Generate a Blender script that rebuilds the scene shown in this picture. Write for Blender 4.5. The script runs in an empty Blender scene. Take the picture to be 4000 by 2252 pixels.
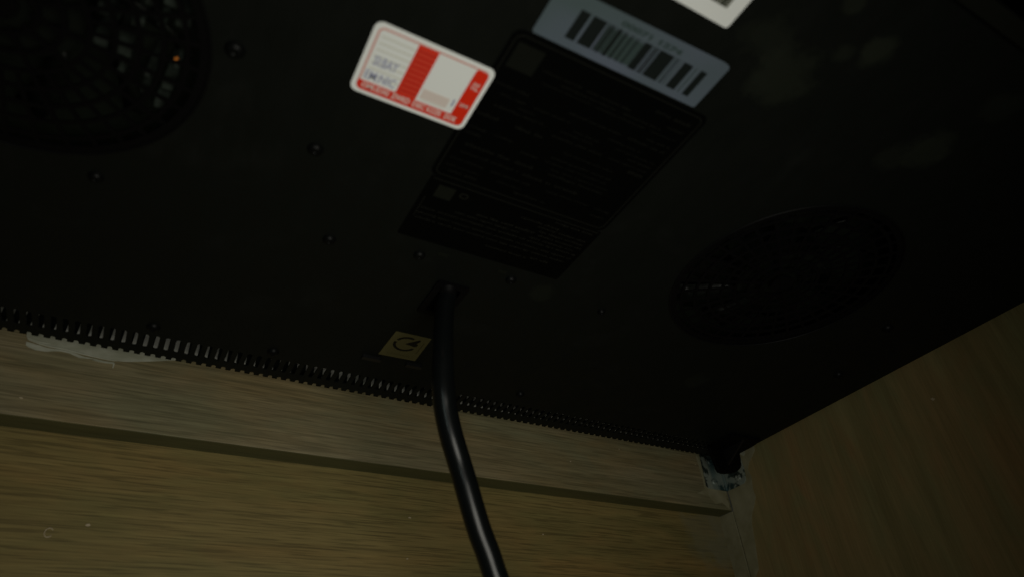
import bpy, bmesh, math, random
from mathutils import Vector, Matrix
from mathutils.geometry import tessellate_polygon
random.seed(4)
C = bpy.context.scene.collection
S = 0.28            # metres per scene unit; one unit is the camera's drop below the hob tray
Z0 = 0.80           # height of the hob tray above the cabinet floor, metres
def W(x, y, z): return Vector((x*S, y*S, Z0 + z*S))

# ------------------------------------------------------------------ camera
cam = bpy.data.cameras.new('camera'); camo = bpy.data.objects.new('camera', cam); C.objects.link(camo)
R = Matrix(((0.8700499, -0.24146714, -0.42977529), (-0.48757123, -0.55011091, -0.67797661), (-0.07271501, 0.79941954, -0.59635637)))
camo.matrix_world = Matrix.Translation(W(0, 0, -1)) @ R.to_4x4()
cam.sensor_width = 36; cam.lens = 23.139; cam.clip_start = 0.01; cam.clip_end = 50
cam.dof.use_dof = True; cam.dof.focus_distance = 2.2*S; cam.dof.aperture_fstop = 5.4
sc = bpy.context.scene; sc.camera = camo
# ------------------------------------------------------------------ world and light
w = bpy.data.worlds.new('World'); sc.world = w; w.use_nodes = True
bg = w.node_tree.nodes['Background']; bg.inputs[0].default_value = (0.95, 1.0, 0.85, 1); bg.inputs[1].default_value = 0.010
def aim(o, frm, to):
    o.location = W(*frm); d = W(*to) - W(*frm); o.rotation_euler = d.to_track_quat('-Z', 'Y').to_euler()
L = bpy.data.lights.new('key_light', 'SPOT'); L.energy = 6.6; L.shadow_soft_size = 0.55*S; L.spot_size = math.radians(110); L.spot_blend = 1.0
L.color = (1.0, 0.97, 0.86); lo = bpy.data.objects.new('key_light', L); C.objects.link(lo); aim(lo, (0.34, -0.30, -1.42), (0.46, 1.6, 0.02))  # assumed soft key light behind the camera, its source unseen
L2 = bpy.data.lights.new('glint_light', 'SPOT'); L2.energy = 0.30; L2.shadow_soft_size = 0.06*S; L2.spot_size = math.radians(64); L2.spot_blend = 1.0
L2.color = (0.82, 1.0, 0.95); lo2 = bpy.data.objects.new('glint_light', L2); C.objects.link(lo2); aim(lo2, (-0.45, -0.10, -0.80), (0.58, 1.25, -0.38))  # added lamp without a seen source, gives the cable its highlight
sc.view_settings.view_transform = 'Standard'; sc.view_settings.look = 'None'; sc.view_settings.exposure = 0.0; sc.view_settings.gamma = 1.0

# ------------------------------------------------------------------ materials
def mat(name, col, rough=0.6, spec=0.5, metal=0.0):
    m = bpy.data.materials.new(name); m.use_nodes = True
    b = m.node_tree.nodes['Principled BSDF']
    b.inputs['Base Color'].default_value = (*col, 1); b.inputs['Roughness'].default_value = rough
    b.inputs['Specular IOR Level'].default_value = spec; b.inputs['Metallic'].default_value = metal
    return m
class NT:
    def __init__(s, m): s.m = m; s.t = m.node_tree; s.n = s.t.nodes; s.b = s.n['Principled BSDF']
    def link(s, a, b): s.t.links.new(a, b)
    def coords(s, sx, sy, sz, rot=(0, 0, 0)):
        tc = s.n.new('ShaderNodeTexCoord'); mp = s.n.new('ShaderNodeMapping'); mp.inputs['Scale'].default_value = (sx, sy, sz)
        mp.inputs['Rotation'].default_value = rot; s.link(tc.outputs['Object'], mp.inputs[0]); return mp.outputs[0]
    def noise(s, vec, scale=1.0, detail=4, rough=0.55, dist=0.0):
        n = s.n.new('ShaderNodeTexNoise'); n.inputs['Scale'].default_value = scale; n.inputs['Detail'].default_value = detail
        n.inputs['Roughness'].default_value = rough; n.inputs['Distortion'].default_value = dist; s.link(vec, n.inputs['Vector']); return n.outputs['Fac']
    def ramp(s, fac, stops):
        r = s.n.new('ShaderNodeValToRGB'); e = r.color_ramp.elements
        while len(e) < len(stops): e.new(0.5)
        for k, (p, c) in enumerate(stops):
            e[k].position = p; e[k].color = (*c, 1) if hasattr(c, '__len__') else (c, c, c, 1)
        s.link(fac, r.inputs[0]); return r.outputs[0]
    def mix(s, a, b, fac, mode='MIX'):
        x = s.n.new('ShaderNodeMix'); x.data_type = 'RGBA'; x.blend_type = mode
        for sock, v in ((x.inputs[6], a), (x.inputs[7], b), (x.inputs[0], fac)):
            if hasattr(v, 'links'): s.link(v, sock)
            elif hasattr(v, '__len__'): sock.default_value = (*v, 1)
            else: sock.default_value = v
        return x.outputs[2]
    def blob(s, c, r, k):
        tc = s.n.new('ShaderNodeTexCoord'); d = s.n.new('ShaderNodeVectorMath'); d.operation = 'DISTANCE'; d.inputs[1].default_value = W(*c)
        ns = s.noise(s.coords(45, 45, 45), 1, 5, 0.65); s.link(tc.outputs['Object'], d.inputs[0])
        q = s.n.new('ShaderNodeMath'); q.operation = 'MULTIPLY_ADD'; q.inputs[1].default_value = 1.0/(r*S); q.inputs[2].default_value = 0.45; s.link(d.outputs['Value'], q.inputs[0])
        a = s.n.new('ShaderNodeMath'); a.operation = 'MULTIPLY_ADD'; a.inputs[1].default_value = -2.2; s.link(ns, a.inputs[0]); s.link(q.outputs[0], a.inputs[2])
        return s.ramp(a.outputs[0], [(0.0, k), (0.55, 0.0)])
    def bump(s, h, strength=0.3, dist=0.0005):
        b = s.n.new('ShaderNodeBump'); b.inputs['Strength'].default_value = strength; b.inputs['Distance'].default_value = dist
        s.link(h, b.inputs['Height']); s.link(b.outputs[0], s.b.inputs['Normal'])
def wood(name, light, dark, tint, green, along='x', pores=0.55, figure=0.6, rough=0.55, dirt=(), fine=(0.74, 1.18), fig_scale=(7, 190)):
    m = mat(name, light, rough, 0.25); t = NT(m)
    def cs(a, c):      # a: frequency along the grain, c: across it, per metre
        return t.coords(a, c, c) if along == 'x' else t.coords(c, c, a)
    n1 = t.noise(cs(3.0, 15), 1, 3, 0.5, 0.9)
    n5 = t.noise(cs(9, 24), 1, 4, 0.6, 0.4)
    n2 = t.noise(cs(*fig_scale), 1, 6, 0.70, 0.30)
    n3 = t.noise(cs(22, 760), 1, 2, 0.5, 0.25)
    n4 = t.noise(cs(26, 1300), 1, 3, 0.6, 0.0)
    base = t.mix(light, tint, t.ramp(n1, [(0.38, 0.0), (0.62, 1.0)]))
    base = t.mix(base, green, t.mix((0, 0, 0), (0.85,)*3, t.ramp(n5, [(0.42, 0.0), (0.62, 1.0)])))
    fig = t.mix(base, dark, t.mix((0, 0, 0), (figure,)*3, t.ramp(n2, [(0.40, 0.0), (0.70, 1.0)])))
    por = t.mix(fig, tuple(c*0.45 for c in dark), t.mix((0, 0, 0), (pores,)*3, t.ramp(n3, [(0.52, 0.0), (0.61, 1.0)])))
    g = t.ramp(n4, [(0.3, fine[0]), (0.7, fine[1])])
    col = t.mix(por, g, 1.0, 'MULTIPLY')
    for c, r, k in dirt: col = t.mix(col, (0.165, 0.160, 0.105), t.blob(c, r, k))
    t.link(col, t.b.inputs['Base Color'])
    t.bump(n3, 0.25, 0.0003)
    return m
M = {}
M['rail_wood'] = wood('grey oak laminate', (0.235, 0.200, 0.117), (0.105, 0.090, 0.042), (0.218, 0.165, 0.078), (0.178, 0.168, 0.092), 'x', 0.34, 0.55, fig_scale=(10, 210))
M['panel_wood'] = wood('warm oak laminate', (0.215, 0.162, 0.058), (0.112, 0.084, 0.028), (0.232, 0.152, 0.050), (0.172, 0.145, 0.050), 'x', 0.45, 0.42, fine=(0.78, 1.16), fig_scale=(6, 210),
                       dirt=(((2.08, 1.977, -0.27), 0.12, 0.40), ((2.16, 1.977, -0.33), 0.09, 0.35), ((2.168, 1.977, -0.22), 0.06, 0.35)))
M['side_wood'] = wood('dark oak laminate', (0.250, 0.205, 0.090), (0.155, 0.132, 0.055), (0.250, 0.160, 0.068), (0.190, 0.180, 0.080), 'z', 0.12, 0.85, fine=(0.90, 1.08), fig_scale=(3.5, 60))
M['shaded_wood'] = wood('shaded board edge', (0.085, 0.080, 0.030), (0.065, 0.060, 0.024), (0.080, 0.075, 0.030), (0.07, 0.07, 0.028), 'x', 0.1, 0.4)  # darker than the rail: shade under it is put into the colour
M['stone'] = mat('pale worktop stone', (0.93, 0.93, 0.84), 0.5, 0.3)
M['silicone'] = mat('dried grey silicone', (0.42, 0.43, 0.37), 0.45, 0.4)
M['filler'] = mat('wood filler', (0.17, 0.165, 0.105), 0.7, 0.2)
M['fleck'] = mat('pale fleck', (0.40, 0.33, 0.22), 0.5, 0.4)
t = NT(M['filler']); n = t.noise(t.coords(60, 60, 60), 1, 5); t.link(t.ramp(n, [(0.3, (0.18, 0.165, 0.090)), (0.7, (0.26, 0.245, 0.155))]), t.b.inputs['Base Color'])
t = NT(M['silicone']); n = t.noise(t.coords(50, 90, 120), 1, 4); t.link(t.ramp(n, [(0.35, (0.26, 0.265, 0.195)), (0.65, (0.38, 0.385, 0.31))]), t.b.inputs['Base Color']); t.bump(n, 0.6, 0.001)
def black(name, col, rough, spec, sheen_tone=0.0):
    m = mat(name, col, rough, spec); t = NT(m)
    if sheen_tone:
        a = t.noise(t.coords(14, 14, 14), 1, 3, 0.6, 0.7); b = t.noise(t.coords(60, 25, 40), 1, 5, 0.65)
        f = t.mix(t.ramp(a, [(0.56, 0.0), (0.72, 1.0)]), t.ramp(b, [(0.35, 0.0), (0.7, 1.0)]), 1.0, 'MULTIPLY')
        t.link(t.mix(col, tuple(c+sheen_tone for c in col), f), t.b.inputs['Base Color'])  # paler noise patches: reflections of the uneven sheet painted into the colour
        t.link(t.ramp(b, [(0.3, rough-0.08), (0.7, rough+0.1)]), t.b.inputs['Roughness'])
    return m
M['tray'] = black('black painted sheet steel', (0.0044, 0.0053, 0.0040), 0.52, 0.10, 0.003)
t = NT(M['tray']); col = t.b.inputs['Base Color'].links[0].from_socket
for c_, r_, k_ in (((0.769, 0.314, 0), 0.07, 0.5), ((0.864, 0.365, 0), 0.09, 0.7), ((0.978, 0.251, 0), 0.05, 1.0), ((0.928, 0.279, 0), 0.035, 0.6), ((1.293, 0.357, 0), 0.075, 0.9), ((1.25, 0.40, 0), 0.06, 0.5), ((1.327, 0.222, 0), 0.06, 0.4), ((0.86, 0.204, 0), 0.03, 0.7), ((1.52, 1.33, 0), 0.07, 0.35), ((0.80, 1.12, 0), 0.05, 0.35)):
    col = t.mix(col, (0.0125, 0.015, 0.010), t.blob(c_, r_*0.65, k_*0.95))  # painted sheen: pale spots stand in for reflections off dents
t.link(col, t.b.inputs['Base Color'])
M['tray_dark'] = black('black inner steel', (0.0018, 0.0018, 0.0018), 0.6, 0.08)
M['plastic'] = black('black plastic', (0.006, 0.006, 0.006), 0.4, 0.3)
M['screw'] = black('black oxide screw', (0.0025, 0.0028, 0.0025), 0.42, 0.09)
M['cable'] = black('black pvc cable', (0.0030, 0.0038, 0.0038), 0.27, 0.24)
M['fan'] = black('dark fan plastic', (0.0055, 0.0070, 0.0050), 0.42, 0.15)
M['plate'] = black('black rating foil', (0.0012, 0.0014, 0.0012), 0.5, 0.04)
M['plate_print'] = mat('grey print', (0.0085, 0.0090, 0.0064), 0.6, 0.1)
M['notice_print'] = mat('lighter grey print', (0.016, 0.0165, 0.012), 0.6, 0.1)
M['plate_patch'] = mat('grey patch', (0.0060, 0.0070, 0.0045), 0.6, 0.1)
M['white'] = mat('white label paper', (0.76, 0.785, 0.765), 0.55, 0.3)
M['white_dim'] = mat('grey white print', (0.63, 0.64, 0.58), 0.55, 0.3)
M['red'] = mat('red print', (0.66, 0.022, 0.004), 0.55, 0.3)
M['red_soft'] = mat('red hatched print', (0.62, 0.045, 0.022), 0.55, 0.3)
M['red_line'] = mat('thin red outline', (0.62, 0.30, 0.26), 0.55, 0.3)
M['pink'] = mat('pale pink print', (0.66, 0.58, 0.53), 0.55, 0.3)
M['pink_text'] = mat('pale lettering', (0.70, 0.55, 0.50), 0.55, 0.3)
M['blue_ink'] = mat('faded blue ink', (0.30, 0.32, 0.46), 0.55, 0.3)
M['silver'] = mat('silver blue foil', (0.105, 0.145, 0.165), 0.35, 0.4, 0.0)
t = NT(M['silver']); n = t.noise(t.coords(12, 20, 20), 1, 2); t.link(t.ramp(n, [(0.35, (0.070, 0.098, 0.103)), (0.65, (0.100, 0.120, 0.160))]), t.b.inputs['Base Color'])
M['ink'] = mat('black ink', (0.008, 0.011, 0.010), 0.5, 0.1)
M['ink_soft'] = mat('dark teal ink', (0.038, 0.058, 0.056), 0.5, 0.1)
M['ink_grey'] = mat('grey ink', (0.12, 0.125, 0.10), 0.5, 0.1)
M['ink_dark'] = mat('dark grey ink', (0.05, 0.055, 0.04), 0.5, 0.1)
M['gold'] = mat('dull gold foil', (0.075, 0.066, 0.026), 0.5, 0.1)
M['gold_ink'] = mat('brown ink', (0.0075, 0.0065, 0.004), 0.6, 0.1)
M['gold_faint'] = mat('faint brown ink', (0.045, 0.038, 0.014), 0.6, 0.1)
M['zinc'] = mat('dirty galvanised steel', (0.10, 0.13, 0.12), 0.45, 0.5, 0.2)
t = NT(M['zinc']); n = t.noise(t.coords(75, 75, 60), 1, 6, 0.62, 0.8); n2 = t.noise(t.coords(40, 40, 12), 1, 2)
zc = t.ramp(n, [(0.45, (0.022, 0.032, 0.026)), (0.49, (0.22, 0.25, 0.21)), (0.75, (0.26, 0.29, 0.24))])
t.link(t.mix(zc, (0.03, 0.085, 0.095), t.ramp(n2, [(0.45, 0.0), (0.65, 0.75)])), t.b.inputs['Base Color']); t.bump(n, 0.4, 0.0006)
M['copper'] = mat('copper', (0.95, 0.30, 0.04), 0.35, 0.5, 0.4)
M['block'] = mat('grey green component', (0.020, 0.027, 0.021), 0.5, 0.3)
t = NT(M['block']); n = t.noise(t.coords(70, 70, 70), 1, 3); t.link(t.ramp(n, [(0.35, (0.006, 0.007, 0.005)), (0.62, (0.030, 0.040, 0.032))]), t.b.inputs['Base Color'])
M['rim'] = black('black rim paint', (0.003, 0.0032, 0.003), 0.46, 0.09)
M['board'] = black('circuit board', (0.012, 0.016, 0.010), 0.5, 0.3)

# ------------------------------------------------------------------ builders
def link(name, me, m, parent=None):
    o = bpy.data.objects.new(name, me); C.objects.link(o); me.materials.append(m) if m and not me.materials else None
    if parent:
        o.parent = parent; bpy.context.view_layer.update(); o.matrix_parent_inverse = parent.matrix_world.inverted()
    return o
def fin(name, bm, m, parent=None, smooth=False, bevel=0):
    me = bpy.data.meshes.new(name); bmesh.ops.recalc_face_normals(bm, faces=bm.faces); bm.to_mesh(me); bm.free()
    if smooth:
        for p in me.polygons: p.use_smooth = True
    o = link(name, me, m, parent)
    if bevel:
        b = o.modifiers.new('bevel', 'BEVEL'); b.width = bevel*S; b.segments = 2; b.limit_method = 'ANGLE'
    return o
def thing(name, loc, label, cat, group=None):
    o = bpy.data.objects.new(name, None); C.objects.link(o); o.location = W(*loc); o.empty_display_size = 0.03
    o['label'] = label; o['category'] = cat
    if group: o['group'] = group
    bpy.context.view_layer.update(); return o
def tag(o, label, cat, group=None):
    o['label'] = label; o['category'] = cat
    if group: o['group'] = group
    return o
def box(bm, x0, x1, y0, y1, z0, z1):
    v = [bm.verts.new(W(x, y, z)) for z in (z0, z1) for y in (y0, y1) for x in (x0, x1)]
    for f in ((0, 2, 3, 1), (4, 5, 7, 6), (0, 1, 5, 4), (2, 6, 7, 3), (0, 4, 6, 2), (1, 3, 7, 5)): bm.faces.new([v[i] for i in f])
def sheet(bm, loops, f0, f1):
    """loops: outline and holes as 2-D points; f0, f1 map a 2-D point to the two faces of the sheet"""
    pts = [p for l in loops for p in l]
    tris = tessellate_polygon([[Vector((p[0], p[1], 0)) for p in l] for l in loops])
    a = [bm.verts.new(f0(*p)) for p in pts]; b = [bm.verts.new(f1(*p)) for p in pts]
    for t_ in tris:
        try: bm.faces.new([a[i] for i in t_]); bm.faces.new([b[i] for i in reversed(t_)])
        except ValueError: pass
    k = 0
    for l in loops:
        n_ = len(l)
        for i in range(n_):
            j = (i+1) % n_
            try: bm.faces.new((a[k+i], a[k+j], b[k+j], b[k+i]))
            except ValueError: pass
        k += n_
def flat(poly, z0, z1, name, m, parent, holes=()):
    bm = bmesh.new(); sheet(bm, [poly]+list(holes), lambda x, y: W(x, y, z0), lambda x, y: W(x, y, z1)); return fin(name, bm, m, parent)
def rrect(x0, x1, y0, y1, r, n=6):
    P = []
    for cx, cy, a0 in ((x1-r, y0+r, -90), (x1-r, y1-r, 0), (x0+r, y1-r, 90), (x0+r, y0+r, 180)):
        for k in range(n+1):
            a = math.radians(a0+90*k/n); P.append((cx+r*math.cos(a), cy+r*math.sin(a)))
    return P
def circle(cx, cy, r, n=48): return [(cx+r*math.cos(2*math.pi*k/n), cy+r*math.sin(2*math.pi*k/n)) for k in range(n)]
def tube(bm, pts, rad, seg=20, cap=True):
    P = [W(*p) for p in pts]; rings = []; up = Vector((0.3, 1, 0.1)).normalized()
    for i, p in enumerate(P):
        d = (P[min(i+1, len(P)-1)] - P[max(i-1, 0)]).normalized()
        u = (up - d*up.dot(d)).normalized(); v = d.cross(u); r = (rad(i) if callable(rad) else rad)*S
        rings.append([bm.verts.new(p + (u*math.cos(2*math.pi*k/seg)+v*math.sin(2*math.pi*k/seg))*r) for k in range(seg)])
    for a, b in zip(rings, rings[1:]):
        for k in range(seg): bm.faces.new((a[k], a[(k+1) % seg], b[(k+1) % seg], b[k]))
    if cap: bm.faces.new(rings[0]); bm.faces.new(rings[-1][::-1])
def spline(pts, n=8):
    out = []
    for i in range(len(pts)-1):
        p0, p1, p2, p3 = (Vector(pts[max(0, min(len(pts)-1, i+k))]) for k in (-1, 0, 1, 2))
        for k in range(n):
            t_ = k/n; out.append(tuple(0.5*((2*p1)+(p2-p0)*t_+(2*p0-5*p1+4*p2-p3)*t_*t_+(3*p1-p0-3*p2+p3)*t_**3)))
    out.append(pts[-1]); return out
def lathe(bm, c, prof, n=20, axis=(0, 0, -1)):
    """prof: (radius, distance along axis)"""
    ax = Vector(axis).normalized(); u = ax.orthogonal().normalized(); v = ax.cross(u); o = W(*c); rings = []
    for r, h in prof:
        if r == 0: rings.append([bm.verts.new(o+ax*h*S)])
        else: rings.append([bm.verts.new(o+ax*h*S+(u*math.cos(2*math.pi*k/n)+v*math.sin(2*math.pi*k/n))*r*S) for k in range(n)])
    for a, b in zip(rings, rings[1:]):
        for k in range(n):
            j = (k+1) % n
            if len(b) == 1: bm.faces.new((a[k], a[j], b[0]))
            elif len(a) == 1: bm.faces.new((a[0], b[j], b[k]))
            else: bm.faces.new((a[k], a[j], b[j], b[k]))
def text(body, x, y, z, width, height, name, m, parent, thick=0.0, bold=0.0):
    """flat printed lettering under the hob (read from below): x grows to the right, the top of the letters towards -y"""
    cu = bpy.data.curves.new(name, 'FONT'); cu.body = body; cu.size = 1; cu.offset = bold; cu.resolution_u = 2
    o = bpy.data.objects.new('tmp', cu); C.objects.link(o); bpy.context.view_layer.update()
    me = bpy.data.meshes.new_from_object(o.evaluated_get(bpy.context.evaluated_depsgraph_get())); bpy.data.objects.remove(o)
    xs = [v.co.x for v in me.vertices]; ys = [v.co.y for v in me.vertices]
    sx = width/(max(xs)-min(xs)); sy = height/(max(ys)-min(ys)); x0 = min(xs); y1 = max(ys)
    for v in me.vertices: v.co = W(x+(v.co.x-x0)*sx, y+(y1-v.co.y)*sy, z)
    me.name = name; me.materials.clear(); return link(name, me, m, parent)

# ------------------------------------------------------------------ cabinet (the place)
YC, YB, XS = 1.90, 1.977, 2.179          # front of the back rail, back panel, right side panel
def struct(o): o['kind'] = 'structure'; return o
cab = thing('kitchen_cabinet', (0.5, 1.0, -2.7), 'oak laminate cabinet interior with back panel, raised rail and side panel enclosing the hob', 'cabinet')
bm = bmesh.new(); box(bm, -1.6, XS+0.001, YB, YB+0.064, -2.7, 0.0645)
back = fin('back_panel', bm, M['panel_wood'], cab); back['label'] = 'warm oak laminate back panel below the rail'
bm = bmesh.new(); box(bm, -1.6, XS-0.0015, YC, YB-0.001, -0.178, 0.0645)
rail = fin('back_rail', bm, M['rail_wood'], cab, bevel=0.0016); rail['label'] = 'greyer oak rail along the back just below the hob'
bm = bmesh.new(); box(bm, -1.6, XS-0.002, YC+0.002, YB-0.002, -0.1800, -0.1783)
fin('rail_underside', bm, M['shaded_wood'], rail)
bm = bmesh.new(); box(bm, XS, XS+0.064, -0.25, YC-0.0030, -2.7, 0.0645); side = fin('side_panel', bm, M['side_wood'], cab, bevel=0.001); side['label'] = 'darker oak side panel with vertical grain'
bm = bmesh.new(); box(bm, XS-0.0005, XS+0.064, YC+0.0025, YB+0.03, -2.7, -0.1800); fin('corner_strip', bm, M['filler'], side, bevel=0.001)
# pale stone worktop with the hob cut-out, hob tray hangs through it
bm = bmesh.new()
sheet(bm, [[(-1.6, -0.25), (2.5, -0.25), (2.5, 2.3), (-1.6, 2.3)], [(-1.15, 0.06), (2.17, 0.06), (2.17, 1.895), (-1.15, 1.895)]], lambda x, y: W(x, y, 0.066), lambda x, y: W(x, y, 0.21))
tag(fin('worktop', bm, M['stone']), 'pale stone worktop edge glimpsed through the vent slots behind the hob', 'worktop')
bm = bmesh.new(); box(bm, -1.6, XS-0.002, -0.25, 0.04, -0.04, 0.0555)
fin('shaded_front_rail', bm, M['plastic'], cab)  # coloured black to stand in for the darkness at the cabinet front

# dried silicone on the rail
YS = YC-0.0002
def film(name, outer, y0, th, m, parent=None, wob=0.0):
    bm = bmesh.new(); sheet(bm, [outer], lambda x, z: W(x, y0, z), lambda x, z: W(x, y0-th, z)); return fin(name, bm, m, parent)
sil = thing('silicone_smear', (-0.2, YS, 0.02), 'pale grey dried silicone smeared on the rail under the hob edge at the left', 'silicone')
A = [(-0.3454, 0.0539), (-0.3393, 0.038), (-0.334, 0.034), (-0.31, 0.0275), (-0.285, 0.0235), (-0.262, 0.0235), (-0.24, 0.0215), (-0.215, 0.0195), (-0.19, 0.018), (-0.165, 0.0165), (-0.145, 0.0158), (-0.1285, 0.0155), (-0.1215, 0.0176), (-0.105, 0.0192), (-0.0872, 0.0228), (-0.06, 0.0295), (-0.0342, 0.0361), (-0.0074, 0.044), (0.009, 0.0488), (0.02, 0.052), (0.03, 0.0640), (-0.36, 0.0640)]
film('silicone_sheet', A, YS, 0.0012, M['silicone'], sil)
B = [(-0.3386, 0.0279), (-0.3365, 0.018), (-0.3291, 0.013), (-0.3129, 0.0083), (-0.2883, 0.009), (-0.2704, 0.0146), (-0.2557, 0.0173), (-0.2351, 0.0160), (-0.2116, 0.0077), (-0.1911, 0.0089), (-0.18, 0.0105), (-0.1686, 0.0056), (-0.1477, 0.0052), (-0.1283, 0.0065), (-0.1266, -0.0069), (-0.1245, -0.0050), (-0.1245, 0.0085), (-0.1285, 0.0116), (-0.15, 0.0100), (-0.17, 0.0120), (-0.2, 0.0130), (-0.22, 0.0175), (-0.245, 0.0225), (-0.265, 0.0225), (-0.285, 0.0180), (-0.305, 0.0215), (-0.325, 0.0268)]
film('silicone_smudge', B, YS-0.0002, 0.0020, M['silicone'], sil)
bm = bmesh.new()
for P_, r0 in (([(-0.345, 0.050), (-0.335, 0.037), (-0.31, 0.030), (-0.28, 0.0265), (-0.25, 0.0262), (-0.22, 0.0225), (-0.19, 0.0195), (-0.16, 0.0172), (-0.135, 0.0165), (-0.12, 0.0178)], 0.0022),
               ([(-0.338, 0.044), (-0.32, 0.037), (-0.30, 0.0345), (-0.285, 0.036)], 0.0020), ([(-0.336, 0.025), (-0.31, 0.0235), (-0.29, 0.0195), (-0.268, 0.0195), (-0.24, 0.0185), (-0.22, 0.0120), (-0.19, 0.0100)], 0.0018),
               ([(-0.18, 0.0068), (-0.15, 0.0058), (-0.130, 0.0073), (-0.1262, 0.002), (-0.1262, -0.006)], 0.0012)):
    q = spline([(x, YS-0.0012, z) for x, z in P_], 6); tube(bm, q, lambda i, n_=len(q), r=r0: max(0.0003, r*math.sin(math.pi*(i+0.6)/(n_+0.2))**0.6), 8)
fin('silicone_bead', bm, M['silicone'], sil, True)
# filler patches round the corner
XF = XS-0.0004
fil = thing('filler_patch', (XS, 1.78, -0.08), 'pale trowelled filler on the side panel round the corner bracket', 'filler')
Pp = [(1.815, 0.045), (1.7355, 0.0272), (1.700, 0.022), (1.7036, 0.004), (1.7234, -0.0126), (1.748, -0.030), (1.7636, -0.0534), (1.757, -0.088), (1.768, -0.1353), (1.765, -0.165), (1.7811, -0.1919), (1.8062, -0.2211), (1.822, -0.26), (1.832, -0.33), (1.85, -0.42), (1.8960, -0.46), (1.8940, -0.30), (1.8965, -0.20), (1.8935, -0.15), (1.8960, -0.10), (1.8960, 0.045)]
bm = bmesh.new(); sheet(bm, [Pp], lambda y, z: W(XF, y, z), lambda y, z: W(XF-0.0010, y, z)); fin('filler_layer', bm, M['filler'], fil)
Pq = [(1.798, 0.058), (1.755, 0.058), (1.752, 0.012), (1.765, 0.004), (1.780, 0.020), (1.79, 0.006), (1.798, 0.010)]
bm = bmesh.new(); sheet(bm, [Pq], lambda y, z: W(XF-0.001, y, z), lambda y, z: W(XF-0.0022, y, z)); fin('filler_flake', bm, M['silicone'], fil)
fr = tag(film('filler_smear', [(2.045, 0.05), (2.052, -0.06), (2.048, -0.105), (2.0, -0.125), (2.06, -0.128), (2.09, -0.160), (2.13, -0.150), (2.164, -0.174), (2.168, -0.150), (2.162, -0.130), (2.172, -0.10), (2.1765, 0.05)], YS, 0.0007, M['filler']), 'thin pale filler smear on the rail beneath the corner bracket', 'filler')
# loose marks
def ring_arc(bm, c, r, a0, a1, rad):
    tube(bm, [(c[0]+r*math.cos(math.radians(a0+(a1-a0)*k/14)), c[1], c[2]+r*1.25*math.sin(math.radians(a0+(a1-a0)*k/14))) for k in range(15)], rad, 6)
bm = bmesh.new(); ring_arc(bm, (-0.1506, YB-0.0008, -0.4326), 0.0088, 35, 330, 0.0011)
tag(fin('curved_shaving', bm, M['fleck'], None, True), 'tiny curved shaving stuck on the back panel at lower left', 'shaving')
specks = [((-0.0726, YB, -0.4073), 0.005, 'pale fleck on the back panel right of the curved shaving'), ((0.7915, YB, -0.3103), 0.003, 'pale fleck on the back panel just left of the cable'),
          ((0.7858, YB, -0.4354), 0.0025, 'pale fleck on the back panel low beside the cable'), ((1.2878, YB, -0.3227), 0.003, 'pale fleck on the back panel right of the cable'),
          ((-0.3007, YC, -0.131), 0.0035, 'pale fleck on the rail at its far left end'), ((1.3909, YC, -0.0723), 0.0022, 'pale fleck on the rail midway between cable and bracket'),
          ((1.6339, YC, 0.0111), 0.0022, 'pale fleck high on the rail towards the bracket'), ((2.03, YC, 0.0), 0.002, 'pale fleck on the rail just left of the bracket')]
for p, r, lab in specks:
    bm = bmesh.new(); n_ = 7; k0 = random.random()*6
    poly = [(p[0]+r*random.uniform(0.7, 1.9)*math.cos(k0+6.283*k/n_), p[2]+r*random.uniform(0.4, 0.9)*math.sin(k0+6.283*k/n_)) for k in range(n_)]
    sheet(bm, [poly], lambda x, z: W(x, p[1]-0.0001, z), lambda x, z: W(x, p[1]-0.0018, z)); tag(fin('paint_fleck', bm, M['fleck']), lab, 'fleck', 'pale flecks stuck on the oak boards')
bm = bmesh.new(); sheet(bm, [[(0.966, -0.119), (0.974, -0.122), (0.979, -0.114), (0.972, -0.112)]], lambda y, z: W(XS-0.0001, y, z), lambda y, z: W(XS-0.0018, y, z))
tag(fin('paint_fleck', bm, M['fleck']), 'pale fleck alone on the dark side panel', 'fleck', 'pale flecks stuck on the oak boards')

# corner bracket
br = thing('corner_bracket', (XS, YC, -0.1), 'dirty blue-grey steel angle bracket screwed in the corner below the hob', 'bracket')
bm = bmesh.new(); sheet(bm, [[(2.0661, 0.06), (2.0603, -0.088), (2.070, -0.098), (2.1775, -0.0990), (2.1775, 0.06)]], lambda x, z: W(x, YC-0.0012, z), lambda x, z: W(x, YC-0.0062, z))
fin('rail_leaf', bm, M['zinc'], br, bevel=0.0012)
bm = bmesh.new(); sheet(bm, [[(1.8955, 0.06), (1.8955, -0.1000), (1.800, -0.0994), (1.786, -0.090), (1.779, -0.0469), (1.781, 0.0103), (1.783, 0.06)]], lambda y, z: W(XS-0.0016, y, z), lambda y, z: W(XS-0.0066, y, z))
fin('side_leaf', bm, M['zinc'], br, bevel=0.0012)
bm = bmesh.new(); tube(bm, [(XS-0.007, YC-0.007, 0.06-0.16*k/10) for k in range(11)], 0.0035, 8); fin('bend', bm, M['zinc'], br, True)
def screwhead(name, c, ax, m, r, parent, h=0.5):
    bm = bmesh.new(); lathe(bm, c, [(r*1.05, 0), (r, h*r*0.45), (r*0.72, h*r*0.85), (r*0.36, h*r), (r*0.28, h*r*0.55), (0, h*r*0.4)], 18, ax); return fin(name, bm, m, parent, True)
for x, z in ((2.1143, 0.0209), (2.1106, -0.0674)): screwhead('screw', (x, YC-0.006, z), (0, -1, 0), M['zinc'], 0.0135, br)
screwhead('screw', (XS-0.0064, 1.8178, -0.0666), (-1, 0, 0), M['zinc'], 0.0160, br)

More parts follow.
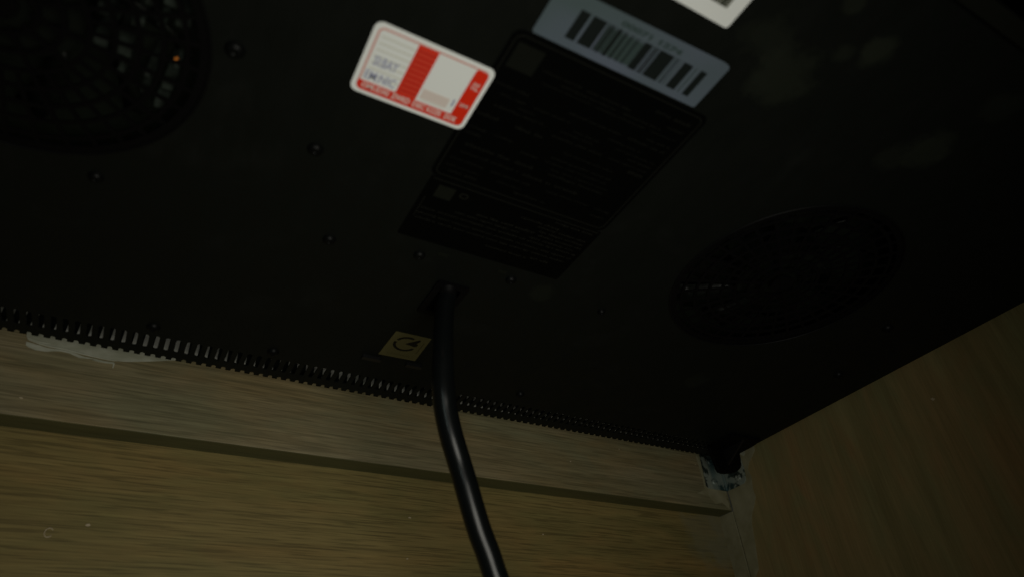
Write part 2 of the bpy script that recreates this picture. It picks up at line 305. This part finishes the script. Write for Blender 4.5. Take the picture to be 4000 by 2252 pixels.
# ------------------------------------------------------------------ hob
hob = thing('induction_hob', (0.508, 0.95, 0.0), 'black underside of a built-in induction hob with fan grilles, labels and vent slots', 'hob')
T = 0.004
PIT, X0 = 0.02605, -0.3757
ks = [k for k in range(-27, 94)]
slots = [X0+PIT*k for k in ks if -1.05 < X0+PIT*k < 2.08]
XL, XR, YF, YR = -1.108, 2.124, 0.125, 1.808
outer = [(XL, YF), (XR, YF), (XR, YR)]
for x in reversed(slots):
    w2 = 0.0064
    outer += [(x+w2, YR), (x+w2*0.95, YR-0.0095), (x+w2*0.6, YR-0.0130), (x, YR-0.0140), (x-w2*0.6, YR-0.0130), (x-w2*0.95, YR-0.0095), (x-w2, YR)]
outer.append((XL, YR))
def stadium(x, y0, y1, w2, n=4):
    return ([(x+w2*math.cos(math.radians(a)), y1-w2+w2*math.sin(math.radians(a))) for a in [180*k/n for k in range(n+1)]] +
            [(x+w2*math.cos(math.radians(a)), y0+w2+w2*math.sin(math.radians(a))) for a in [180+180*k/n for k in range(n+1)]])
FANS = ((-0.359, 0.82, 0.303), (1.377, 0.83, 0.299))
holes = [circle(cx, cy, r, 64) for cx, cy, r in FANS]
holes += [rrect(0.548, 0.610, 1.190, 1.305, 0.006, 2)]
lower = [stadium(x+0.001, 1.697, 1.766, 0.0062) for x in slots]
def add_sheet(loops, bm): sheet(bm, loops, lambda x, y: W(x, y, 0), lambda x, y: W(x, y, T))
# the tray floor: a plain front part and a slotted rear part, one mesh
bm = bmesh.new(); YM = 1.685
add_sheet([[(XL, YF), (XR, YF), (XR, YM), (XL, YM)]]+holes, bm)
rear = [(XL, YM), (XR, YM)] + outer[2:]
add_sheet([rear]+lower, bm)
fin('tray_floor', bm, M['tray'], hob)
# rear wall of the tray with slots that run on from the notches
ZH = 0.19
bm = bmesh.new()
wl = [(XL, 0.0)]
for x in slots: wl += [(x-0.0060, 0.0), (x-0.0052, 0.010), (x-0.0052, 0.064), (x-0.003, 0.0695), (x+0.003, 0.0695), (x+0.0052, 0.064), (x+0.0052, 0.010), (x+0.0060, 0.0)]
wl += [(XR, 0.0), (XR, ZH), (XL, ZH)]
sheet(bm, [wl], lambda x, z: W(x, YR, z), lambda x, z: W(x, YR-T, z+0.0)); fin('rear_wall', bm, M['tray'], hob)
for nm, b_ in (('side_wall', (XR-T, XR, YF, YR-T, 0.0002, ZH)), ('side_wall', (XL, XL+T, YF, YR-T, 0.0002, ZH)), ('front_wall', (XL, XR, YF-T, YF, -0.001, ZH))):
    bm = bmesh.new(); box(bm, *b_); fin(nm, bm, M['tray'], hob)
bm = bmesh.new(); box(bm, XL-0.05, XR+0.05, 0.04, 1.92, ZH+0.021, ZH+0.04); fin('glass_top', bm, M['tray_dark'], hob)
bm = bmesh.new(); box(bm, XL, XR, 0.088, YF-T-0.001, -0.012, 0.03); fin('front_lip', bm, mat('worn dark trim', (0.0062, 0.0070, 0.0045), 0.5, 0.15), hob, bevel=0.003)
bm = bmesh.new(); box(bm, XL+0.02, XR-0.02, 0.15, 1.66, 0.135, 0.14); fin('circuit_board', bm, M['board'], hob)
# fans and grilles
for fi, (cx, cy, r) in enumerate(FANS):
    g = flat(circle(cx, cy, r-0.001, 64), 0.0005, 0.0075, 'fan_grille', M['tray_dark'], hob, [circle(cx, cy, r-0.016, 64)])
    bm = bmesh.new(); N = 72; tube(bm, [(cx+(r+0.001)*math.cos(2*math.pi*k/N), cy+(r+0.001)*math.sin(2*math.pi*k/N), -0.0008) for k in range(N+1)], 0.0026, 8, False); fin('grille_rim', bm, M['rim'], g, True)
    for q_ in range(7):
        rr = 0.0555+q_*0.0355
        flat(circle(cx, cy, rr+0.0040, 56), 0.0012, 0.0060, 'grille_ring', M['tray_dark'], g, [circle(cx, cy, rr-0.0040, 56)])
    flat(circle(cx, cy, 0.030, 28), 0.0012, 0.0060, 'grille_hub', M['tray_dark'], g)
    for k in range(36):
        a = math.radians(-21+10*k); ca_, sa_ = math.cos(a), math.sin(a); r0 = 0.045 if k % 3 == 0 else 0.128
        P4 = [(cx+rr*ca_-wd*sa_, cy+rr*sa_+wd*ca_) for rr, wd in ((r0, 0.0036), (r0, -0.0036), (r-0.013, -0.0042), (r-0.013, 0.0042))]
        flat(P4, 0.0017, 0.0054, 'grille_spoke', M['tray_dark'], g)
    f = flat(circle(cx, cy, 0.115, 32), 0.03, 0.11, 'cooling_fan', M['fan'], hob)
    for k in range(9):
        bm = bmesh.new(); a0 = 2*math.pi*k/9+0.3; vs = []
        for i in range(6):
            rr = 0.114+i*(r-0.032-0.114)/5; tw = 0.20-0.02*i; sw = a0+0.10*i
            vs.append([bm.verts.new(W(cx+rr*math.cos(sw+s*tw), cy+rr*math.sin(sw+s*tw), 0.065+s*0.022+dz_)) for s, dz_ in ((-1, 0), (1, 0), (1, 0.005), (-1, 0.005))])
        for a, b in zip(vs, vs[1:]):
            for q in range(4): bm.faces.new((a[q], a[(q+1) % 4], b[(q+1) % 4], b[q]))
        bm.faces.new(vs[0]); bm.faces.new(vs[-1][::-1]); fin('fan_blade', bm, M['fan'], f, True)
bm = bmesh.new(); tube(bm, [(-0.110, 0.811, 0.004), (-0.106, 0.808, 0.006)], 0.0020, 8); fin('copper_wire', bm, M['copper'], hob)
for x, y, r, zz in ((-0.222, 0.851, 0.013, 0.024), (-0.190, 0.843, 0.016, 0.024), (-0.173, 0.784, 0.010, 0.024), (-0.140, 0.770, 0.007, 0.024), (-0.109, 0.750, 0.012, 0.024), (-0.130, 0.719, 0.012, 0.024), (-0.160, 0.735, 0.008, 0.024), (-0.221, 0.782, 0.010, 0.024),
                    (-0.149, 0.882, 0.006, 0.024), (-0.115, 0.888, 0.011, 0.024), (-0.121, 0.936, 0.012, 0.024), (-0.151, 0.918, 0.007, 0.024), (-0.108, 0.842, 0.005, 0.024), (-0.189, 0.897, 0.007, 0.024), (-0.255, 0.745, 0.008, 0.024)):
    bm = bmesh.new(); box(bm, x-r, x+r*0.8, y-r*0.9, y+r, zz, zz+0.1); fin('coil_block', bm, M['block'], hob, bevel=0.003)
# screws in the tray
for x, y, r in [(-0.026, 0.746, 0.0125), (0.151, 0.898, 0.0115), (-0.207, 1.148, 0.0105), (0.252, 1.142, 0.011), (0.456, 1.110, 0.0105), (0.700, 1.105, 0.0105), (-0.051, 1.655, 0.0125), (0.251, 1.661, 0.012), (0.994, 1.127, 0.008), (1.025, 1.625, 0.0105), (1.858, 0.855, 0.013), (1.96, 1.115, 0.012), (-0.75, 1.15, 0.011), (-0.9, 1.6, 0.012)]:
    r *= 1.2; bm = bmesh.new(); lathe(bm, (x, y, 0.0), [(r*1.12, 0.0), (r*1.05, 0.0035), (r*0.86, 0.0075), (r*0.60, 0.0100), (r*0.32, 0.0108), (r*0.26, 0.0080), (0, 0.0075)], 20); fin('screw', bm, M['screw'], hob, True)
# black bosses standing in for dark vent slots, and metal tabs near the cable and the gold label
for x0, x1, y0, y1 in ((0.480, 0.537, 1.577, 1.592), (0.610, 0.660, 1.572, 1.587)): flat(rrect(x0, x1, y0, y1, 0.006, 3), -0.010, -0.0001, 'dark_slot_stand_in', M['plastic'], hob)
for x0, x1, y0, y1 in ((0.493, 0.518, 1.081, 1.092), (0.652, 0.676, 1.081, 1.091)): flat([(x0, y0), (x1, y0), (x1, y1), (x0, y1)], -0.0012, -0.0001, 'metal_tab', M['plate_patch'], hob)
# cable gland
gl = flat(rrect(0.535, 0.622, 1.176, 1.318, 0.008, 3), -0.006, -0.0002, 'cable_gland', M['tray_dark'], hob, [rrect(0.552, 0.606, 1.194, 1.300, 0.006, 2)])
# rear corner foot: a rounded tab hanging from a flange on the tray
cl = flat([(1.945, 1.60), (2.10, 1.60), (2.112, 1.66), (2.112, 1.736), (1.944, 1.736), (1.940, 1.66)], -0.009, -0.0002, 'corner_foot', M['tray_dark'], hob)
tp = [(1.944, -0.0005), (1.950, -0.0456), (1.9565, -0.090), (1.9615, -0.1025), (1.9757, -0.1076), (2.004, -0.1055), (2.031, -0.1010), (2.058, -0.0935), (2.078, -0.0830), (2.093, -0.0715), (2.1006, -0.0599), (2.108, -0.03), (2.113, -0.0005)]
bm = bmesh.new(); sheet(bm, [tp], lambda x, z: W(x, 1.724, z), lambda x, z: W(x, 1.738, z)); fin('foot_tab', bm, M['tray_dark'], cl, bevel=0.003)
bm = bmesh.new(); sheet(bm, [[(1.62, -0.009), (1.724, -0.009), (1.724, -0.07)]], lambda y, z: W(2.020, y, z), lambda y, z: W(2.030, y, z)); fin('foot_rib', bm, M['plastic'], cl)
bm = bmesh.new(); lathe(bm, (2.055, 1.70, -0.009), [(0.012, 0), (0.011, 0.004), (0.006, 0.007), (0, 0.0075)], 14); fin('foot_screw', bm, M['screw'], cl, True)

# ------------------------------------------------------------------ labels on the tray
def q(P4, z0, z1, name, m, parent): return flat(P4, z0, z1, name, m, parent)
def rect(x0, x1, y0, y1): return [(x0, y0), (x1, y0), (x1, y1), (x0, y1)]
Z1, Z2, Z3, Z4 = -0.0032, -0.0036, -0.0040, -0.0044
# red and white warranty sticker
st = flat(rrect(0.1630, 0.3835, 0.588, 0.7345, 0.014, 6), -0.0024, Z1, 'warranty_sticker', M['white'], hob); st['label'] = 'white rounded sticker with red bands and faded blue writing'
def ringshape(x0, x1, y0, y1, r, wd, name, m):
    return flat(rrect(x0, x1, y0, y1, r, 6), Z1, Z2, name, m, st, [rrect(x0+wd, x1-wd, y0+wd, y1-wd, max(0.001, r-wd), 6)])
ringshape(0.1715, 0.3755, 0.5965, 0.7260, 0.0105, 0.0035, 'outline', M['red_line'])
band = [(0.1717, 0.7070), (0.2378, 0.7070), (0.2400, 0.7040), (0.2415, 0.5992), (0.2785, 0.5992), (0.2770, 0.7070), (0.3482, 0.7066), (0.3500, 0.6045), (0.3520, 0.5993), (0.3650, 0.5993)]
arc = [(0.3652+0.0105*math.sin(math.radians(a)), 0.6098-0.0105*math.cos(math.radians(a))) for a in range(10, 91, 16)] + [(0.3657+0.0105*math.cos(math.radians(a)), 0.7160+0.0105*math.sin(math.radians(a))) for a in range(0, 91, 15)] + \
      [(0.1822-0.0105*math.sin(math.radians(a)), 0.7160+0.0105*math.cos(math.radians(a))) for a in range(0, 91, 15)]
flat(band+arc, Z2+0.0001, Z3, 'red_band', M['red'], st)
flat(rect(0.2440, 0.2762, 0.6040, 0.7035), Z3+0.0001, Z4, 'hatched_band', M['red_soft'], st)
for k in range(9):
    y = 0.6085+k*0.0108; flat(rect(0.2445, 0.2757, y, y+0.0032), Z4, Z4-0.0003, 'red_line', mat('deep red print', (0.5, 0.012, 0.004), 0.55, 0.3) if k == 0 else bpy.data.materials['deep red print'], st)
for k in range(7):
    y = 0.611+k*0.0130; flat(rect(0.180, 0.2395, y, y+0.0038), Z1, Z2, 'form_line', M['white_dim'], st)
flat(rect(0.2822, 0.3340, 0.6775, 0.6990), Z1, Z2, 'pink_box', M['pink'], st)
flat(rect(0.286, 0.330, 0.7005, 0.7028), Z1, Z2, 'form_line', M['white_dim'], st)
wx = [(0.1800, 0.0500, 'OMUDXI'), (0.2355, 0.0350, 'ZWKD'), (0.2760, 0.0240, 'DEC'), (0.3040, 0.0300, 'KOZK'), (0.3395, 0.0240, 'DOK')]
for x, wd, s_ in wx: text(s_, x, 0.7088, Z3-0.0002, wd, 0.0125, 'band_lettering', M['pink_text'], st, bold=0.035)
for x, y, wd, s_ in ((0.3565, 0.6250, 0.0125, '04'), (0.3540, 0.6340, 0.0170, 'YIL'), (0.3535, 0.6760, 0.0160, '2M')): text(s_, x, y, Z3-0.0002, wd, 0.0075, 'band_lettering', M['pink_text'], st, bold=0.02)
text('SI:BAY', 0.1835, 0.6500, Z2-0.0001, 0.043, 0.0205, 'ink_writing', M['blue_ink'], st, bold=0.015)
text('EM:NIC', 0.1785, 0.6830, Z2-0.0001, 0.055, 0.0185, 'ink_writing', M['blue_ink'], st, bold=0.015)
text('1', 0.3400, 0.6750, Z2-0.0001, 0.0035, 0.0160, 'ink_writing', M['blue_ink'], st)
# silver barcode sticker
bs = flat([(0.3965, 0.4000), (0.4687, 0.3977), (0.605, 0.3940), (0.740, 0.3905), (0.752, 0.3925), (0.7570, 0.3970), (0.7570, 0.4900), (0.7520, 0.4920), (0.4010, 0.4940), (0.3975, 0.490)], -0.0022, -0.0034, 'barcode_sticker', M['silver'], hob); bs['label'] = 'silver blue barcode sticker overlapping the top of the black rating plate'
bars = [(0.4523, 0.4710, 'ink'), (0.4770, 0.5040, 'ink'), (0.5080, 0.5110, 'ink'), (0.5140, 0.5195, 'ink'), (0.5230, 0.5250, 'ink'), (0.5285, 0.5360, 'ink'), (0.5385, 0.5400, 'ink_soft'), (0.5430, 0.5470, 'ink'), (0.5500, 0.5520, 'ink_soft'), (0.5560, 0.5590, 'ink'),
        (0.5620, 0.5650, 'ink_soft'), (0.5690, 0.5720, 'ink'), (0.5750, 0.5765, 'ink_soft'), (0.5800, 0.5815, 'ink_soft'), (0.5850, 0.6010, 'ink'), (0.6040, 0.6055, 'ink'), (0.6080, 0.6120, 'ink'), (0.6140, 0.6160, 'ink'), (0.6190, 0.6500, 'ink'), (0.6530, 0.6550, 'ink_soft'), (0.6580, 0.6610, 'ink'),
        (0.6660, 0.6680, 'ink_soft'), (0.6740, 0.6940, 'ink'), (0.7020, 0.7040, 'ink_soft'), (0.7130, 0.7275, 'ink')]
for a, b, mm in bars: flat(rect(a, b, 0.4225, 0.4775), -0.0034, -0.0038, 'barcode_bar', M[mm], bs)
flat(rect(0.508, 0.585, 0.4275, 0.4745), -0.0034, -0.0036, 'print_ground', M['ink_soft'], bs)
text('00071 1274', 0.5250, 0.4060, -0.0039, 0.132, 0.0110, 'printed_number', M['ink_soft'], bs, bold=0.05)
# white barcode sticker at the very top
wsx = flat(rrect(0.450, 0.6935, 0.215, 0.3390, 0.006, 4), -0.0036, -0.0050, 'white_barcode_sticker', M['white'], hob); wsx['label'] = 'white barcode sticker cut off by the top edge of the picture'
for k, (a, b, mm) in enumerate([(0.480, 0.492, 'ink_dark'), (0.497, 0.503, 'ink_grey'), (0.508, 0.523, 'ink_dark'), (0.529, 0.535, 'ink_grey'), (0.540, 0.556, 'ink_dark'), (0.561, 0.566, 'ink_grey'), (0.572, 0.580, 'ink_dark'), (0.586, 0.604, 'ink_dark'), (0.606, 0.614, 'ink_grey'),
                                 (0.6155, 0.6230, 'ink_dark'), (0.6235, 0.6330, 'ink_grey'), (0.6335, 0.6395, 'ink_dark'), (0.6400, 0.6490, 'ink_grey'), (0.6495, 0.6590, 'ink_dark'), (0.6595, 0.6660, 'ink_grey')]):
    flat(rect(a, b, 0.225, 0.311), -0.0050, -0.0054, 'barcode_bar', M[mm], wsx)
# black rating plates
Z1, Z2, Z3, Z4 = -0.0012, -0.0016, -0.0020, -0.0024
def plate(x0, x1, y0, y1, name, r): return flat(rrect(x0, x1, y0, y1, r, 5), -0.0002, Z1, name, M['plate'], hob, [])
p1 = plate(0.372, 0.806, 0.498, 0.862, 'rating_plate', 0.018); p1['label'] = 'large black rating plate with rows of tiny grey print'
flat(rrect(0.380, 0.798, 0.506, 0.854, 0.014, 5), Z1, Z2-0.0002, 'border_line', M['plate_print'], p1, [rrect(0.3818, 0.7962, 0.5078, 0.8522, 0.0125, 5)])
flat(rect(0.390, 0.443, 0.520, 0.572), Z1, Z2, 'grey_patch', mat('dim grey patch', (0.0042, 0.0050, 0.0032), 0.6, 0.1), p1)
p2 = plate(0.380, 0.806, 0.8635, 1.058, 'notice_plate', 0.004); p2['label'] = 'smaller black notice plate next to the cable inlet'
flat(rect(0.386, 0.800, 0.868, 0.8700), Z1, Z2, 'border_line', M['plate_print'], p2)
flat(rect(0.405, 0.444, 0.882, 0.918), Z1, Z2, 'grey_patch', M['plate_patch'], p2)
flat(rrect(0.456, 0.476, 0.885, 0.900, 0.006, 3), Z1, Z2, 'oval_mark', M['plate_print'], p2, [rrect(0.459, 0.473, 0.888, 0.897, 0.004, 3)])
def words(n, seed):
    rr = random.Random(seed); V = 'AEIOU'; K = 'BCDFGLMNPRSTV'; out = []
    while sum(len(x)+1 for x in out) < n: out.append(''.join(rr.choice(K if i % 2 else V).lower() for i in range(rr.randint(3, 8))))
    return ' '.join(out)[:n]
rr = random.Random(11)
y = 0.526; k = 0
while y < 0.835:
    k += 1; h_ = rr.choice((0.0052, 0.0060, 0.0060, 0.0085)); x = (0.455 if y < 0.575 else 0.392) + rr.choice((0, 0, 0, 0.012, 0.02))
    while x < 0.765:
        wd = rr.uniform(0.03, 0.15); wd = min(wd, 0.782-x)
        if wd > 0.012 and rr.random() < 0.78: text(words(max(4, int(wd*(1.0/h_)*0.95)), k*31+int(x*1000)), x, y, Z2, wd, h_, 'small_print', M['plate_print'], p1)
        x += wd+rr.choice((0.012, 0.018, 0.04, 0.09))
    y += h_+rr.choice((0.0060, 0.0085, 0.0085, 0.014))
for x, y, wd in ((0.395, 0.955, 0.40), (0.392, 0.972, 0.40), (0.470, 0.940, 0.16), (0.515, 0.926, 0.15), (0.610, 0.893, 0.10), (0.69, 0.876, 0.10), (0.66, 0.904, 0.13), (0.67, 0.917, 0.12), (0.675, 0.930, 0.12), (0.66, 0.943, 0.12), (0.395, 0.988, 0.39), (0.58, 1.012, 0.11), (0.70, 1.006, 0.05)):
    text(words(int(wd*150), int(x*1000+y*700)), x, y, Z2, wd, 0.0065, 'small_print', M['notice_print'], p2)
flat(rect(0.3905, 0.3920, 0.925, 0.990), Z1, Z2, 'margin_line', M['plate_print'], p2)
# gold square sticker with the round arrow mark
gs = flat([(0.5234, 1.4325), (0.6275, 1.4322), (0.6309, 1.5583), (0.5199, 1.5614)], -0.0002, Z1, 'gold_sticker', M['gold'], hob); gs['label'] = 'square dull gold sticker with a dark broken ring and arrowhead'
cx, cy, rx, ry = 0.5720, 1.4830, 0.0355, 0.0375
def arcband(a0, a1, wd, n=16):
    o = [(cx+rx*math.cos(math.radians(a0+(a1-a0)*k/n)), cy+ry*math.sin(math.radians(a0+(a1-a0)*k/n))) for k in range(n+1)]
    i = [(cx+(rx-wd)*math.cos(math.radians(a0+(a1-a0)*k/n)), cy+(ry-wd)*math.sin(math.radians(a0+(a1-a0)*k/n))) for k in range(n+1)]
    return o+i[::-1]
flat(arcband(28, 188, 0.0082), Z1, Z2, 'ring_mark', M['gold_ink'], gs)
flat(arcband(202, 294, 0.0082), Z1, Z2, 'ring_mark', M['gold_ink'], gs)
flat([(0.5695, 1.4815), (0.6010, 1.4480), (0.6045, 1.4520), (0.6035, 1.4610), (0.5985, 1.4700), (0.6050, 1.4740), (0.6055, 1.4830), (0.5990, 1.4880)], Z1, Z2, 'arrow_mark', M['gold_ink'], gs)
flat([(0.6165, 1.460), (0.6190, 1.460), (0.6190, 1.520), (0.6165, 1.520)], Z1, Z2, 'side_print', M['gold_faint'], gs)
text('(warranty)', 0.5400, 1.5380, Z2, 0.068, 0.0085, 'small_print', M['gold_faint'], gs)

# ------------------------------------------------------------------ power cable
ca = thing('power_cable', (0.58, 1.2, 0.0), 'thick black glossy power cable hanging from the hob and crossing the picture', 'cable')
path = [(0.5745, 1.206, 0.045), (0.5716, 1.1978, 0.0099), (0.5773, 1.217, -0.0076), (0.5708, 1.2193, -0.0476), (0.5636, 1.2146, -0.1208), (0.5622, 1.2161, -0.1886), (0.5658, 1.225, -0.2348), (0.5716, 1.2345, -0.2749), (0.5819, 1.2469, -0.3133), (0.6012, 1.2601, -0.3674), (0.6261, 1.2749, -0.4189), (0.6455, 1.2827, -0.4669), (0.6663, 1.2929, -0.5186), (0.6866, 1.3034, -0.562), (0.7077, 1.3108, -0.6023), (0.7302, 1.3218, -0.6478), (0.7595, 1.3288, -0.7104), (0.8023, 1.3459, -0.7943), (0.861, 1.3604, -0.9033)]
bm = bmesh.new(); tube(bm, spline(path, 6), lambda i: 0.0212+0.0060*min(1, i/44), 32); fin('cable_sheath', bm, M['cable'], ca, True)
pr = spline(path[:4], 8); bm = bmesh.new()
tube(bm, pr, lambda i: 0.0250-0.0030*(i/len(pr))**0.8 - (0.0010 if (i % 6) in (0, 1) else 0), 24); fin('strain_relief', bm, M['tray_dark'], ca, True)
